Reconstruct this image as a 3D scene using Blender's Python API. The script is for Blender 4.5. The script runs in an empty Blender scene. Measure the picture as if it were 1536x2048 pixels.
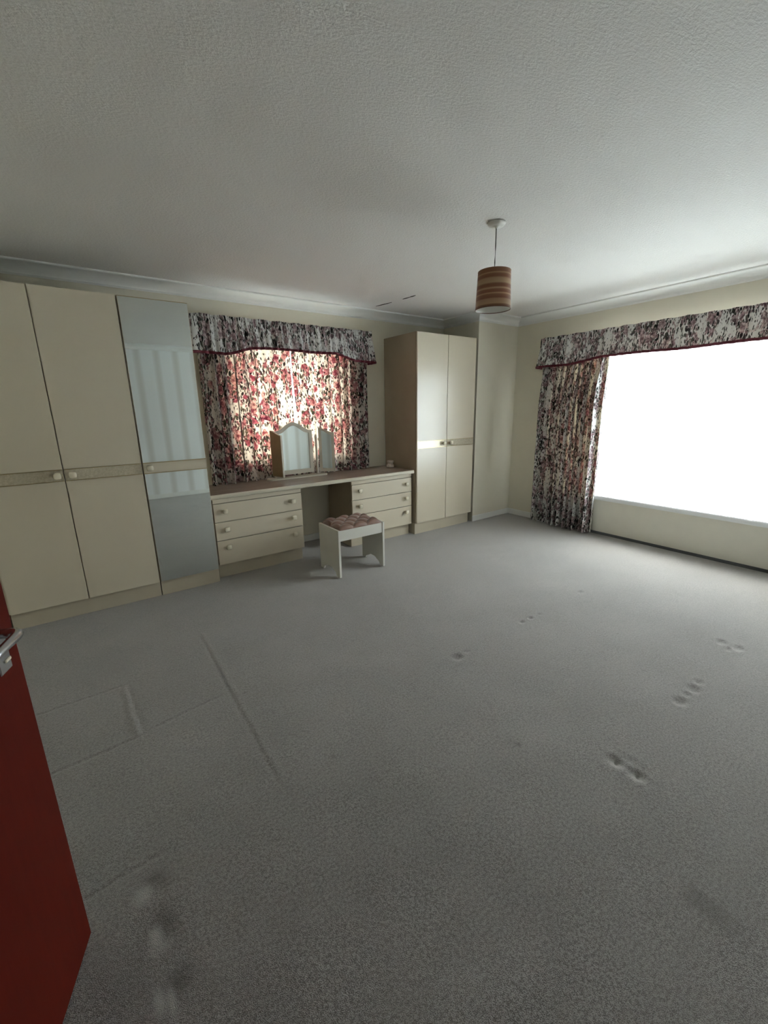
import bpy, bmesh, math, random
import numpy as np
from mathutils import Vector, Matrix

random.seed(7)
SC = bpy.context.scene
COL = SC.collection

# ------------------------------------------------------------------ camera
F_PX = 832.9
CAM = Vector((0.0, 0.0, 1.402))
PITCH, YAW, ROLL = math.radians(-14.049), math.radians(-35.439), math.radians(-0.984)
_fw = Vector((-math.sin(YAW) * math.cos(PITCH), math.cos(YAW) * math.cos(PITCH), math.sin(PITCH)))
_rt = Vector((math.cos(YAW), math.sin(YAW), 0))
_up = _rt.cross(_fw)
_r2 = _rt * math.cos(ROLL) + _up * math.sin(ROLL)
_u2 = -_rt * math.sin(ROLL) + _up * math.cos(ROLL)
cd = bpy.data.cameras.new('camera')
cam = bpy.data.objects.new('camera', cd)
COL.objects.link(cam)
cd.sensor_fit = 'VERTICAL'
cd.sensor_height = 36.0
cd.lens = F_PX / 2048.0 * 36.0
cd.clip_start = 0.02
M = Matrix.Identity(4)
for i in range(3):
    M[i][0] = _r2[i]; M[i][1] = _u2[i]; M[i][2] = -_fw[i]; M[i][3] = CAM[i]
cam.matrix_world = M
SC.camera = cam

# ------------------------------------------------------------------ light
SKY = 25.0               # zenith radiance of an overcast sky; the horizon is a third of it
world = bpy.data.worlds.new('overcast_sky')
SC.world = world
world.use_nodes = True
_wt = world.node_tree
bg = _wt.nodes['Background']
bg.inputs[0].default_value = (0.88, 0.945, 1.0, 1)
_tc = _wt.nodes.new('ShaderNodeTexCoord')
_sp = _wt.nodes.new('ShaderNodeSeparateXYZ')
_mr = _wt.nodes.new('ShaderNodeMapRange')
_mr.inputs[1].default_value = 0.0; _mr.inputs[2].default_value = 1.0
_mr.inputs[3].default_value = SKY / 3.0; _mr.inputs[4].default_value = SKY
_wt.links.new(_tc.outputs['Generated'], _sp.inputs[0])
_wt.links.new(_sp.outputs[2], _mr.inputs[0])
_wt.links.new(_mr.outputs[0], bg.inputs[1])


sd = bpy.data.lights.new('sun', 'SUN')      # weak sun through haze
sd.energy = 5.0
sd.angle = math.radians(22)
sd.color = (1.0, 0.96, 0.88)
sun = bpy.data.objects.new('sun', sd)
COL.objects.link(sun)
sun.rotation_euler = Vector((-0.52, -0.12, -1.0)).to_track_quat('-Z', 'Y').to_euler()
sun.location = (9, 3, 12)


def portal(name, loc, direction, sx, sy):
    l = bpy.data.lights.new(name, 'AREA')
    l.shape = 'RECTANGLE'; l.size = sx; l.size_y = sy
    l.cycles.is_portal = True
    o = bpy.data.objects.new(name, l)
    COL.objects.link(o)
    o.location = loc
    o.rotation_euler = Vector(direction).to_track_quat('-Z', 'Y').to_euler()



SC.cycles.max_bounces = 6
SC.cycles.transparent_max_bounces = 8
SC.cycles.adaptive_threshold = 0.2
SC.cycles.adaptive_min_samples = 16
SC.cycles.caustics_reflective = False
SC.cycles.caustics_refractive = False

vs = SC.view_settings
vs.view_transform = 'Standard'
vs.look = 'None'
vs.gamma = 1.0
vs.use_curve_mapping = False
vs.exposure = 0.0
SC.display_settings.display_device = 'sRGB'

# ------------------------------------------------------------------ room dimensions (metres)
ZC = 2.40                # ceiling
YW = 4.04                # back wall
XR = 4.52                # right wall
XP, YP = 3.827, 3.471    # pier in the far right corner
YF = -0.80               # wall behind the camera
XL = -0.60               # left wall beside the wardrobe
XLD = -0.47              # left wall around the doorway
# windows
B_X0, B_X1, B_Z0, B_Z1 = 1.17, 2.41, 0.90, 2.12      # back wall
R_Y0, R_Y1, R_Z0, R_Z1 = 0.30, 2.86, 0.42, 2.05     # right wall


portal('window_portal_right', (4.83, (R_Y0 + R_Y1) / 2, 1.235), (-1, 0, 0), R_Y1 - R_Y0 + .04, 1.7)
portal('window_portal_back', (1.79, 4.31, 1.5), (0, -1, 0), 1.3, 1.3)


# ------------------------------------------------------------------ node helpers
class NT:
    def __init__(self, name):
        self.m = bpy.data.materials.new(name)
        self.m.use_nodes = True
        self.t = self.m.node_tree
        self.t.nodes.clear()
        self.out = self.t.nodes.new('ShaderNodeOutputMaterial')

    def n(self, typ, ins=None, **props):
        nd = self.t.nodes.new(typ)
        for k, v in props.items():
            setattr(nd, k, v)
        for k, v in (ins or {}).items():
            self.put(nd.inputs[k], v)
        return nd

    def put(self, sock, v):
        if isinstance(v, bpy.types.NodeSocket):
            self.t.links.new(v, sock)
        else:
            if isinstance(v, tuple) and len(v) == 3 and sock.type == 'RGBA':
                v = v + (1,)
            sock.default_value = v

    def math(self, op, a, b=0.0, clamp=False):
        nd = self.n('ShaderNodeMath', {0: a, 1: b}, operation=op, use_clamp=clamp)
        return nd.outputs[0]

    def mix(self, f, a, b):
        nd = self.t.nodes.new('ShaderNodeMix')
        nd.data_type = 'RGBA'
        self.put(nd.inputs[0], f); self.put(nd.inputs[6], a); self.put(nd.inputs[7], b)
        return nd.outputs[2]

    def ramp(self, v, lo, hi):
        nd = self.n('ShaderNodeMapRange', {0: v, 1: lo, 2: hi, 3: 0.0, 4: 1.0}, clamp=True)
        return nd.outputs[0]

    def noise(self, vec, scale, detail=2.0, rough=0.5, dim='3D'):
        return self.n('ShaderNodeTexNoise', {'Vector': vec, 'Scale': scale, 'Detail': detail, 'Roughness': rough}, noise_dimensions=dim)

    def bump(self, h, strength, dist):
        return self.n('ShaderNodeBump', {'Height': h, 'Strength': strength, 'Distance': dist}).outputs[0]

    def principled(self, color, rough=0.5, normal=None, metallic=0.0, spec=0.5, **kw):
        ins = {'Base Color': color, 'Roughness': rough, 'Metallic': metallic, 'Specular IOR Level': spec}
        ins.update(kw)
        nd = self.n('ShaderNodeBsdfPrincipled', ins)
        if normal is not None:
            self.put(nd.inputs['Normal'], normal)
        self.t.links.new(nd.outputs[0], self.out.inputs[0])
        return nd

    def obj(self):
        return self.n('ShaderNodeTexCoord').outputs['Object']

    def uv(self):
        return self.n('ShaderNodeTexCoord').outputs['UV']

    def scaled(self, vec, s, rot=0.0):
        return self.n('ShaderNodeMapping', {'Vector': vec, 'Scale': s, 'Rotation': (0, 0, rot)}).outputs[0]


def plain(name, color, rough=0.5, spec=0.5, metallic=0.0, var=0.04, vscale=6.0, bump=0.0, bscale=200.0, **kw):
    k = NT(name)
    p = k.obj()
    nz = k.noise(p, vscale, 3.0)
    c = k.mix(k.ramp(nz.outputs[0], 0.3, 0.7), tuple(x * (1 - var) for x in color), tuple(min(1, x * (1 + var)) for x in color))
    nrm = None
    if bump:
        nrm = k.bump(k.noise(p, bscale, 2.0).outputs[0], bump, 0.002)
    k.principled(c, rough, nrm, metallic, spec, **kw)
    return k.m


MAT = {}
MAT['wall'] = plain('cream_wallpaper', (0.74, 0.69, 0.56), 0.75, 0.3, var=0.03, vscale=3, bump=0.25, bscale=260)
MAT['white_paint'] = plain('white_gloss_paint', (0.82, 0.81, 0.76), 0.4, 0.5, var=0.03)
MAT['coving'] = plain('coving_paint', (0.84, 0.83, 0.79), 0.7, 0.3, var=0.02)
MAT['panel'] = plain('panel_paint', (0.70, 0.67, 0.57), 0.6, 0.4, var=0.03)
MAT['dark_gap'] = plain('shadow_gap_and_glide_grey', (0.12, 0.125, 0.13), 0.8, 0.2)  # painted shade of the gap under the panel; also colours the stool glides
MAT['cream'] = plain('cream_laminate', (0.69, 0.605, 0.46), 0.30, 0.85, var=0.02, vscale=1.5, bump=0.05, bscale=500, **{'Coat Weight': 0.5, 'Coat Roughness': 0.24})
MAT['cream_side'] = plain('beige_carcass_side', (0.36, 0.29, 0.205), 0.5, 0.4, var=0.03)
MAT['plinth'] = plain('cream_plinth', (0.55, 0.48, 0.36), 0.45, 0.4, var=0.03)
MAT['stool_white'] = plain('white_stool_paint', (0.72, 0.70, 0.62), 0.4, 0.5, var=0.02)
MAT['gold'] = plain('brass_trim', (0.45, 0.36, 0.20), 0.3, 0.5, 1.0)
MAT['knob'] = plain('cream_porcelain_knob', (0.80, 0.73, 0.57), 0.15, 0.6)
MAT['chrome'] = plain('satin_chrome', (0.62, 0.63, 0.65), 0.25, 0.5, 1.0)
MAT['frame_white'] = plain('white_window_frame', (0.85, 0.86, 0.86), 0.3, 0.5, var=0.01)
MAT['sill'] = plain('white_sill', (0.82, 0.83, 0.82), 0.35, 0.5, var=0.01)
MAT['mirror_frame'] = plain('cream_mirror_frame', (0.56, 0.50, 0.40), 0.4, 0.5, var=0.03)
MAT['mirror_back'] = plain('brown_hardboard', (0.30, 0.21, 0.11), 0.55, 0.3, var=0.06, vscale=20)
MAT['pot'] = plain('pale_ceramic', (0.66, 0.58, 0.53), 0.25, 0.5, var=0.2, vscale=60)
MAT['plastic'] = plain('white_plastic', (0.74, 0.72, 0.66), 0.4, 0.5, var=0.01)
MAT['cord'] = plain('grey_cord', (0.16, 0.15, 0.13), 0.6, 0.3)
MAT['edge'] = plain('cream_edge_strip', (0.68, 0.62, 0.49), 0.3, 0.5, var=0.02)
MAT['crack'] = plain('dark_crack', (0.10, 0.09, 0.075), 0.9, 0.1)
MAT['piping'] = plain('burgundy_piping', (0.13, 0.018, 0.03), 0.6, 0.3, var=0.2, vscale=60)
MAT['ground'] = plain('pale_paving', (0.60, 0.63, 0.64), 0.9, 0.2, var=0.08, vscale=1.5)


def mk_ceiling():
    k = NT('textured_ceiling_paper')
    p = k.obj()
    v = k.scaled(p, (1.0, 1.7, 1.0), 0.35)
    a = k.noise(v, 70.0, 3.0, 0.6)
    b = k.noise(p, 160.0, 1.0)
    h = k.math('ADD', k.ramp(a.outputs[0], 0.36, 0.66), k.math('MULTIPLY', b.outputs[0], 0.35))
    nrm = k.bump(h, 0.30, 0.005)
    c = k.mix(k.ramp(k.noise(p, 1.2, 2.0).outputs[0], 0.3, 0.7), (0.815, 0.78, 0.735), (0.845, 0.81, 0.765))
    k.principled(c, 0.75, nrm, spec=0.3)
    return k.m


def mk_carpet():
    k = NT('grey_carpet')
    p = k.obj()
    fine = k.noise(p, 420.0, 1.0, 0.7)
    mid = k.noise(p, 110.0, 3.0, 0.7)
    big = k.noise(p, 1.6, 3.0, 0.6)
    c = k.mix(k.ramp(big.outputs[0], 0.32, 0.68), (0.272, 0.249, 0.230), (0.370, 0.340, 0.316))
    f = k.math('ADD', k.math('MULTIPLY', fine.outputs[0], 0.55), k.math('MULTIPLY', mid.outputs[0], 0.45))
    c = k.mix(k.ramp(f, 0.44, 0.56), k.mix(0.55, c, (0.05, 0.047, 0.043)), k.mix(0.34, c, (0.50, 0.48, 0.46)))
    st = k.n('ShaderNodeAttribute', attribute_name='wear').outputs['Color']
    sep = k.n('ShaderNodeSeparateColor', {0: st})
    c = k.mix(sep.outputs[0], c, (0.045, 0.038, 0.030))     # dark stain / crushed pile
    c = k.mix(sep.outputs[1], c, (0.52, 0.51, 0.48))        # pale bare backing
    nrm = k.bump(f, 0.9, 0.006)
    k.principled(c, 0.95, nrm, spec=0.12, **{'Sheen Weight': 0.8, 'Sheen Roughness': 0.45, 'Sheen Tint': (1.0, 0.97, 0.92, 1)})
    return k.m


def mk_striped_wall():
    k = NT('striped_wallpaper')
    p = k.obj()
    sx = k.n('ShaderNodeSeparateXYZ', {0: p}).outputs[0]
    w = k.math('SINE', k.math('MULTIPLY', sx, 2 * math.pi / 0.27))
    m = k.ramp(w, 0.1, 1.0)
    c = k.mix(m, (0.88, 0.88, 0.86), (0.72, 0.70, 0.65))
    k.principled(c, 0.7, k.bump(k.noise(p, 260, 2).outputs[0], 0.2, 0.002), spec=0.3)
    return k.m


def mk_mirror():
    k = NT('mirror_glass')
    k.principled((0.80, 0.86, 0.84), 0.015, metallic=1.0)
    return k.m


def mk_glass():
    k = NT('window_glass')
    tr = k.n('ShaderNodeBsdfTransparent', {0: (0.95, 0.97, 0.96)})
    gl = k.n('ShaderNodeBsdfGlossy', {0: (1, 1, 1), 1: 0.02})
    fc = k.n('ShaderNodeLayerWeight', {0: 0.5}).outputs['Facing']
    fr = k.math('ADD', k.math('MULTIPLY', k.math('POWER', fc, 5.0), 0.5), 0.03)
    mx = k.n('ShaderNodeMixShader', {0: fr, 1: tr.outputs[0], 2: gl.outputs[0]})
    k.t.links.new(mx.outputs[0], k.out.inputs[0])
    return k.m


def mk_net():
    k = NT('white_net_fabric')
    col = (0.90, 0.91, 0.94, 1)
    tr = k.n('ShaderNodeBsdfTransparent', {0: (1, 1, 1)})
    tl = k.n('ShaderNodeBsdfTranslucent', {0: col})
    df = k.n('ShaderNodeBsdfDiffuse', {0: col})
    a = k.n('ShaderNodeMixShader', {0: 0.30, 1: tl.outputs[0], 2: df.outputs[0]})
    b = k.n('ShaderNodeMixShader', {0: 0.34, 1: tr.outputs[0], 2: a.outputs[0]})
    k.t.links.new(b.outputs[0], k.out.inputs[0])
    return k.m


def mk_floral(name, transl, warm, sat=0.5, val=0.85):
    """printed chintz: rose sprays with dark leaves on cream; UV is metres of fabric"""
    k = NT(name)
    u = k.uv()
    nz = k.noise(u, 22.0, 2.0)
    off = k.n('ShaderNodeVectorMath', {0: nz.outputs[1], 1: (0.5, 0.5, 0.5)}, operation='SUBTRACT').outputs[0]
    off = k.n('ShaderNodeVectorMath', {0: off, 3: 0.030}, operation='SCALE').outputs[0]
    ud = k.n('ShaderNodeVectorMath', {0: u, 1: off}, operation='ADD').outputs[0]

    def vor(vec, scale, rnd=0.9):
        nd = k.n('ShaderNodeTexVoronoi', {'Vector': vec, 'Scale': scale, 'Randomness': rnd}, voronoi_dimensions='2D', feature='F1')
        s = k.n('ShaderNodeSeparateColor', {0: nd.outputs['Color']})
        return nd.outputs['Distance'], s.outputs[0], s.outputs[1], s.outputs[2]

    cl = k.noise(k.scaled(u, (6.5, 4.2, 1)), 1.0, 1.5)                     # where the sprays gather
    clus = k.ramp(cl.outputs[0], 0.36, 0.56)
    col = (0.80, 0.755, 0.67)
    # leaves in three directions
    for rot, sc, thr, c1, c2, off2 in ((0.6, (33, 15, 1), 0.36, (0.012, 0.016, 0.012), (0.06, 0.065, 0.04), 0.0),
                                       (-0.8, (38, 17, 1), 0.34, (0.015, 0.012, 0.014), (0.10, 0.045, 0.06), 3.7),
                                       (1.5, (30, 14, 1), 0.29, (0.05, 0.06, 0.03), (0.20, 0.17, 0.11), 7.1)):
        mv = k.n('ShaderNodeVectorMath', {0: ud, 1: (off2, off2, 0)}, operation='ADD').outputs[0]
        d, r, g, b = vor(k.scaled(mv, sc, rot), 1.0, 1.0)
        lim = k.math('MULTIPLY', k.math('ADD', k.math('MULTIPLY', clus, 0.72), k.math('MULTIPLY', r, 0.58)), thr)
        m = k.ramp(k.math('SUBTRACT', lim, d), -0.03, 0.05)
        col = k.mix(m, col, k.mix(g, c1, c2))
    # small buds, then full roses built of petal cells
    for sc, rad, keep, off2, pet in ((21.0, 0.36, 0.74, 1.3, 70.0), (9.5, 0.42, 0.70, 5.9, 46.0)):
        mv = k.n('ShaderNodeVectorMath', {0: ud, 1: (off2, off2 * 0.7, 0)}, operation='ADD').outputs[0]
        d, r, g, b = vor(mv, sc, 0.9)
        pd, pr, pg, pb = vor(ud, pet, 1.0)
        n2 = k.noise(u, sc * 4.0, 2.0)
        ragged = k.math('ADD', d, k.math('MULTIPLY', k.math('SUBTRACT', k.math('ADD', n2.outputs[0], k.math('MULTIPLY', pr, 0.5)), 0.75), 0.42))
        tone = k.math('ADD', k.math('MULTIPLY', pg, 0.75), k.math('MULTIPLY', d, 0.9))
        tone = k.math('SUBTRACT', tone, k.math('MULTIPLY', pd, 0.55))
        deep = k.mix(g, (0.11, 0.010, 0.028), (0.26, 0.03, 0.05))
        pale = k.mix(b, (0.52, 0.10, 0.16), (0.76, 0.42, 0.34))
        rose = k.mix(k.ramp(tone, 0.05, 0.72), deep, pale)
        gate = k.math('GREATER_THAN', k.math('ADD', k.math('MULTIPLY', r, 0.55), k.math('MULTIPLY', clus, 0.75)), keep)
        lim = k.math('MULTIPLY', k.math('MULTIPLY', gate, rad), k.math('ADD', 0.70, k.math('MULTIPLY', b, 0.35)))
        m = k.ramp(k.math('SUBTRACT', lim, ragged), 0.0, 0.05)
        col = k.mix(m, col, rose)
    hs = k.n('ShaderNodeHueSaturation', {'Saturation': sat, 'Value': val, 'Color': col})  # diffuse print dulled: the dim bluish front light is put into its colour
    df = k.n('ShaderNodeBsdfDiffuse', {0: hs.outputs[0]})
    mul = k.n('ShaderNodeMix', data_type='RGBA', blend_type='MULTIPLY')
    k.put(mul.inputs[0], 1.0); k.put(mul.inputs[6], col); k.put(mul.inputs[7], warm)
    tl = k.n('ShaderNodeBsdfTranslucent', {0: mul.outputs[2]})
    mx = k.n('ShaderNodeMixShader', {0: transl, 1: df.outputs[0], 2: tl.outputs[0]})
    k.t.links.new(mx.outputs[0], k.out.inputs[0])
    return k.m


def mk_band():
    k = NT('mottled_gold_band')
    p = k.obj()
    nz = k.noise(p, 70.0, 3.0, 0.7)
    c = k.mix(k.ramp(nz.outputs[0], 0.35, 0.65), (0.55, 0.48, 0.35), (0.68, 0.60, 0.45))
    k.principled(c, 0.18, k.bump(k.noise(p, 45.0, 2.0).outputs[0], 0.15, 0.004), metallic=0.2, spec=0.6)
    return k.m


def mk_top():
    k = NT('worktop_reflection_brown')
    p = k.obj()
    nz = k.noise(k.scaled(p, (3, 30, 1)), 1.0, 3.0)
    c = k.mix(k.ramp(nz.outputs[0], 0.3, 0.7), (0.28, 0.21, 0.165), (0.36, 0.28, 0.225))  # reflected dark curtain and backlit shade put into the brown
    k.principled(c, 0.22, spec=0.5)
    return k.m


def mk_shade():
    k = NT('banded_lamp_fabric')
    p = k.obj()
    z = k.n('ShaderNodeSeparateXYZ', {0: p}).outputs[2]
    t = k.math('ADD', k.math('MULTIPLY', z, 1 / 0.205), k.math('MULTIPLY', k.noise(k.scaled(p, (3, 3, 40)), 1.0, 2.0).outputs[0], 0.03))
    cr = k.n('ShaderNodeValToRGB', {0: t})
    el = cr.color_ramp
    el.interpolation = 'LINEAR'
    seq = [(0.00, (0.10, 0.035, 0.012)), (0.07, (0.16, 0.06, 0.02)), (0.10, (0.36, 0.22, 0.11)), (0.21, (0.32, 0.18, 0.09)),
           (0.25, (0.17, 0.055, 0.018)), (0.33, (0.21, 0.085, 0.035)), (0.36, (0.42, 0.24, 0.12)), (0.39, (0.19, 0.065, 0.02)),
           (0.46, (0.20, 0.075, 0.03)), (0.49, (0.40, 0.24, 0.13)), (0.53, (0.18, 0.06, 0.018)), (0.60, (0.17, 0.058, 0.02)),
           (0.64, (0.36, 0.23, 0.12)), (0.74, (0.34, 0.20, 0.10)), (0.78, (0.18, 0.062, 0.02)), (0.85, (0.21, 0.08, 0.03)),
           (0.88, (0.38, 0.21, 0.10)), (0.91, (0.20, 0.075, 0.025)), (1.0, (0.22, 0.09, 0.035))]
    while len(el.elements) < len(seq):
        el.elements.new(0.5)
    for e, (pos, c) in zip(el.elements, seq):
        e.position = pos
        e.color = c + (1,)
    k.principled(cr.outputs[0], 0.42, k.bump(k.noise(k.scaled(p, (250, 250, 600)), 1.0, 1.0).outputs[0], 0.2, 0.001), spec=0.5)
    return k.m


def mk_satin():
    k = NT('brown_satin')
    p = k.obj()
    c = k.mix(k.noise(p, 30.0, 2.0).outputs[0], (0.20, 0.105, 0.07), (0.28, 0.16, 0.115))
    k.principled(c, 0.33, spec=0.6, **{'Sheen Weight': 0.3})
    return k.m


def mk_red():
    k = NT('dark_red_door_paint')
    p = k.obj()
    c = k.mix(k.noise(k.scaled(p, (60, 60, 6)), 1.0, 3.0).outputs[0], (0.088, 0.0075, 0.0025), (0.125, 0.011, 0.004))
    k.principled(c, 0.65, k.bump(k.noise(p, 300, 2).outputs[0], 0.15, 0.001), spec=0.12)
    return k.m


MAT['ceiling'] = mk_ceiling()
MAT['carpet'] = mk_carpet()
MAT['stripes'] = mk_striped_wall()
MAT['mirror'] = mk_mirror()
MAT['glass'] = mk_glass()
MAT['net'] = mk_net()
MAT['floral'] = mk_floral('floral_chintz', 0.21, (1.0, 0.80, 0.66))
MAT['floral_lined'] = mk_floral('floral_chintz_lined', 0.065, (1.0, 0.82, 0.56), 0.36, 0.80)
MAT['floral_valance'] = mk_floral('floral_chintz_interlined', 0.015, (1.0, 0.8, 0.6), 0.36, 0.85)
MAT['band'] = mk_band()
MAT['top'] = mk_top()
MAT['shade'] = mk_shade()
MAT['satin'] = mk_satin()
MAT['red'] = mk_red()


# ------------------------------------------------------------------ mesh helpers
def link(name, me, mat=None, parent=None, smooth=False, loc=None):
    o = bpy.data.objects.new(name, me)
    COL.objects.link(o)
    if mat is not None:
        me.materials.clear()
        me.materials.append(MAT[mat] if isinstance(mat, str) else mat)
    if smooth:
        me.polygons.foreach_set('use_smooth', [True] * len(me.polygons))
    if parent is not None:
        o.parent = parent
    if loc is not None:
        o.location = loc
    return o


def finish(name, bm, mat, parent=None, smooth=False, loc=None):
    bmesh.ops.recalc_face_normals(bm, faces=bm.faces[:])
    me = bpy.data.meshes.new(name)
    bm.to_mesh(me)
    bm.free()
    return link(name, me, mat, parent, smooth, loc)


def add_box(bm, x0, x1, y0, y1, z0, z1, bev=0.0):
    b = bmesh.new()
    vs_ = [b.verts.new((x, y, z)) for x in (x0, x1) for y in (y0, y1) for z in (z0, z1)]
    for q in ((0, 1, 3, 2), (4, 6, 7, 5), (0, 4, 5, 1), (2, 3, 7, 6), (0, 2, 6, 4), (1, 5, 7, 3)):
        b.faces.new([vs_[i] for i in q])
    bmesh.ops.recalc_face_normals(b, faces=b.faces[:])
    if bev > 0:
        bmesh.ops.bevel(b, geom=b.edges[:], offset=bev, segments=2, affect='EDGES')
    me = bpy.data.meshes.new('tmp')
    b.to_mesh(me)
    b.free()
    bm.from_mesh(me)
    bpy.data.meshes.remove(me)


def box(name, x0, x1, y0, y1, z0, z1, mat, parent=None, bev=0.0):
    """a box whose origin sits at its own base centre, relative to the parent's origin"""
    cx, cy = (x0 + x1) / 2, (y0 + y1) / 2
    bm = bmesh.new()
    add_box(bm, x0 - cx, x1 - cx, y0 - cy, y1 - cy, 0, z1 - z0, bev)
    loc = Vector((cx, cy, z0))
    if parent is not None:
        loc = loc - world_loc(parent)
    return finish(name, bm, mat, parent, loc=loc)


def world_loc(o):
    v = Vector(o.location)
    while o.parent is not None:
        o = o.parent
        v = v + Vector(o.location)
    return v


def lathe(bm, prof, seg=32, cx=0, cy=0):
    rings = []
    for r, z in prof:
        if r < 1e-6:
            rings.append([bm.verts.new((cx, cy, z))])
        else:
            rings.append([bm.verts.new((cx + r * math.cos(2 * math.pi * i / seg), cy + r * math.sin(2 * math.pi * i / seg), z)) for i in range(seg)])
    for a, b in zip(rings, rings[1:]):
        for i in range(seg):
            j = (i + 1) % seg
            if len(a) == 1 and len(b) == 1:
                continue
            if len(a) == 1:
                bm.faces.new((a[0], b[i], b[j]))
            elif len(b) == 1:
                bm.faces.new((a[i], a[j], b[0]))
            else:
                bm.faces.new((a[i], a[j], b[j], b[i]))


def tube(bm, pts, r, seg=10):
    pts = [Vector(p) for p in pts]
    rings = []
    for i, p in enumerate(pts):
        d = (pts[min(i + 1, len(pts) - 1)] - pts[max(i - 1, 0)]).normalized()
        a = d.cross(Vector((0, 0, 1)))
        if a.length < 1e-3:
            a = d.cross(Vector((1, 0, 0)))
        a.normalize()
        b = d.cross(a)
        rr = r[i] if isinstance(r, (list, tuple)) else r
        rings.append([bm.verts.new(p + a * rr * math.cos(2 * math.pi * k / seg) + b * rr * math.sin(2 * math.pi * k / seg)) for k in range(seg)])
    for a, b in zip(rings, rings[1:]):
        for i in range(seg):
            j = (i + 1) % seg
            bm.faces.new((a[i], a[j], b[j], b[i]))
    bm.faces.new(rings[0][::-1])
    bm.faces.new(rings[-1])


def prism(bm, outline, axis, a, b):
    """extrude a 2-D outline: axis 'y' -> outline is (x, z); axis 'x' -> (y, z); axis 'z' -> (x, y)"""
    def P(q, t):
        return {'y': (q[0], t, q[1]), 'x': (t, q[0], q[1]), 'z': (q[0], q[1], t)}[axis]
    v0 = [bm.verts.new(P(q, a)) for q in outline]
    v1 = [bm.verts.new(P(q, b)) for q in outline]
    n = len(outline)
    bm.faces.new(v0)
    bm.faces.new(v1[::-1])
    for i in range(n):
        j = (i + 1) % n
        bm.faces.new((v0[i], v1[i], v1[j], v0[j]))


def ring_prism(bm, outer, inner, axis, a, b):
    """frame between two outlines with the same number of points"""
    def P(q, t):
        return {'y': (q[0], t, q[1]), 'x': (t, q[0], q[1])}[axis]
    V = [[bm.verts.new(P(q, t)) for q in ol] for ol in (outer, inner) for t in (a, b)]
    o0, o1, i0, i1 = V
    n = len(outer)
    for k in range(n):
        j = (k + 1) % n
        bm.faces.new((o0[k], o0[j], o1[j], o1[k]))
        bm.faces.new((i0[k], i1[k], i1[j], i0[j]))
        bm.faces.new((o0[k], i0[k], i0[j], o0[j]))
        bm.faces.new((o1[k], o1[j], i1[j], i1[k]))


def tag(o, label, cat, group=None):
    o['label'] = label
    o['category'] = cat
    if group:
        o['group'] = group
    return o


def struct(o, label=None):
    o['kind'] = 'structure'
    if label:
        o['label'] = label
    return o


def empty(name, loc):
    o = bpy.data.objects.new(name, None)
    o.empty_display_size = 0.1
    COL.objects.link(o)
    o.location = loc
    return o


def grid_mesh(name, X, Y, Z, U=None, V=None):
    """numpy grids (n,m) -> mesh with UVs"""
    n, m = X.shape
    co = np.stack([X, Y, Z], -1).reshape(-1, 3).astype(np.float32)
    idx = np.arange(n * m).reshape(n, m)
    quads = np.stack([idx[:-1, :-1], idx[1:, :-1], idx[1:, 1:], idx[:-1, 1:]], -1).reshape(-1, 4)
    me = bpy.data.meshes.new(name)
    me.vertices.add(n * m)
    me.vertices.foreach_set('co', co.ravel())
    nq = len(quads)
    me.loops.add(nq * 4)
    me.loops.foreach_set('vertex_index', quads.ravel().astype(np.int32))
    me.polygons.add(nq)
    me.polygons.foreach_set('loop_start', np.arange(0, nq * 4, 4, dtype=np.int32))
    me.polygons.foreach_set('loop_total', np.full(nq, 4, dtype=np.int32))
    me.polygons.foreach_set('use_smooth', np.ones(nq, dtype=bool))
    me.update(calc_edges=True)
    if U is not None:
        uvl = me.uv_layers.new(name='UVMap')
        uv = np.stack([U, V], -1).reshape(-1, 2)[quads.ravel()].astype(np.float32)
        uvl.data.foreach_set('uv', uv.ravel())
    me.validate()
    return me


# ------------------------------------------------------------------ the room
WT = 0.28
def wall(name, boxes, mat, label=None):
    bm = bmesh.new()
    for b in boxes:
        add_box(bm, *b)
    return struct(finish(name, bm, mat), label)


wall('wall_back', [(XL - WT, B_X0, YW, YW + WT, -0.02, ZC + .02), (B_X1, XR + WT, YW, YW + WT, -0.02, ZC + .02),
                   (B_X0, B_X1, YW, YW + WT, -0.02, B_Z0), (B_X0, B_X1, YW, YW + WT, B_Z1, ZC + .02)], 'wall', 'cream papered wall behind the dressing table')
wall('wall_right', [(XR, XR + WT, R_Y1, YW, -0.02, ZC + .02), (XR, XR + WT, YF - WT, R_Y0, -0.02, ZC + .02),
                    (XR, XR + WT, R_Y0, R_Y1, -0.02, R_Z0), (XR, XR + WT, R_Y0, R_Y1, R_Z1, ZC + .02)], 'wall', 'cream wall with the wide window')
wall('wall_pier', [(XP, XR, YP, YW, -0.02, ZC + .02)], 'wall', 'cream boxed pier in the far corner')
wall('wall_front', [(XL - WT, XR + WT, YF - WT, YF, -0.02, ZC + .02)], 'stripes', 'pale striped wall seen in the mirrors')
wall('wall_left', [(XL - WT, XL, 0.50, YW, -0.02, ZC + .02), (XL - WT, XLD, 0.37, 0.50, -0.02, ZC + .02),
                   (XL - WT, XLD, YF, -0.43, -0.02, ZC + .02), (XL - WT, XLD, -0.43, 0.37, 2.04, ZC + .02)], 'wall')
wall('wall_hallway', [(-1.75, -1.65, -0.9, 0.9, -0.02, ZC + .02), (-1.65, XL - WT, 0.8, 0.9, -0.02, ZC + .02),
                      (-1.65, XL - WT, -0.9, -0.8, -0.02, ZC + .02)], 'wall')

ceil_bm = bmesh.new()
add_box(ceil_bm, -1.75, XR + WT, YF - WT, YW + WT, ZC, ZC + 0.1)
ceiling = struct(finish('ceiling', ceil_bm, 'ceiling'), 'white textured paper ceiling')
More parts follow.
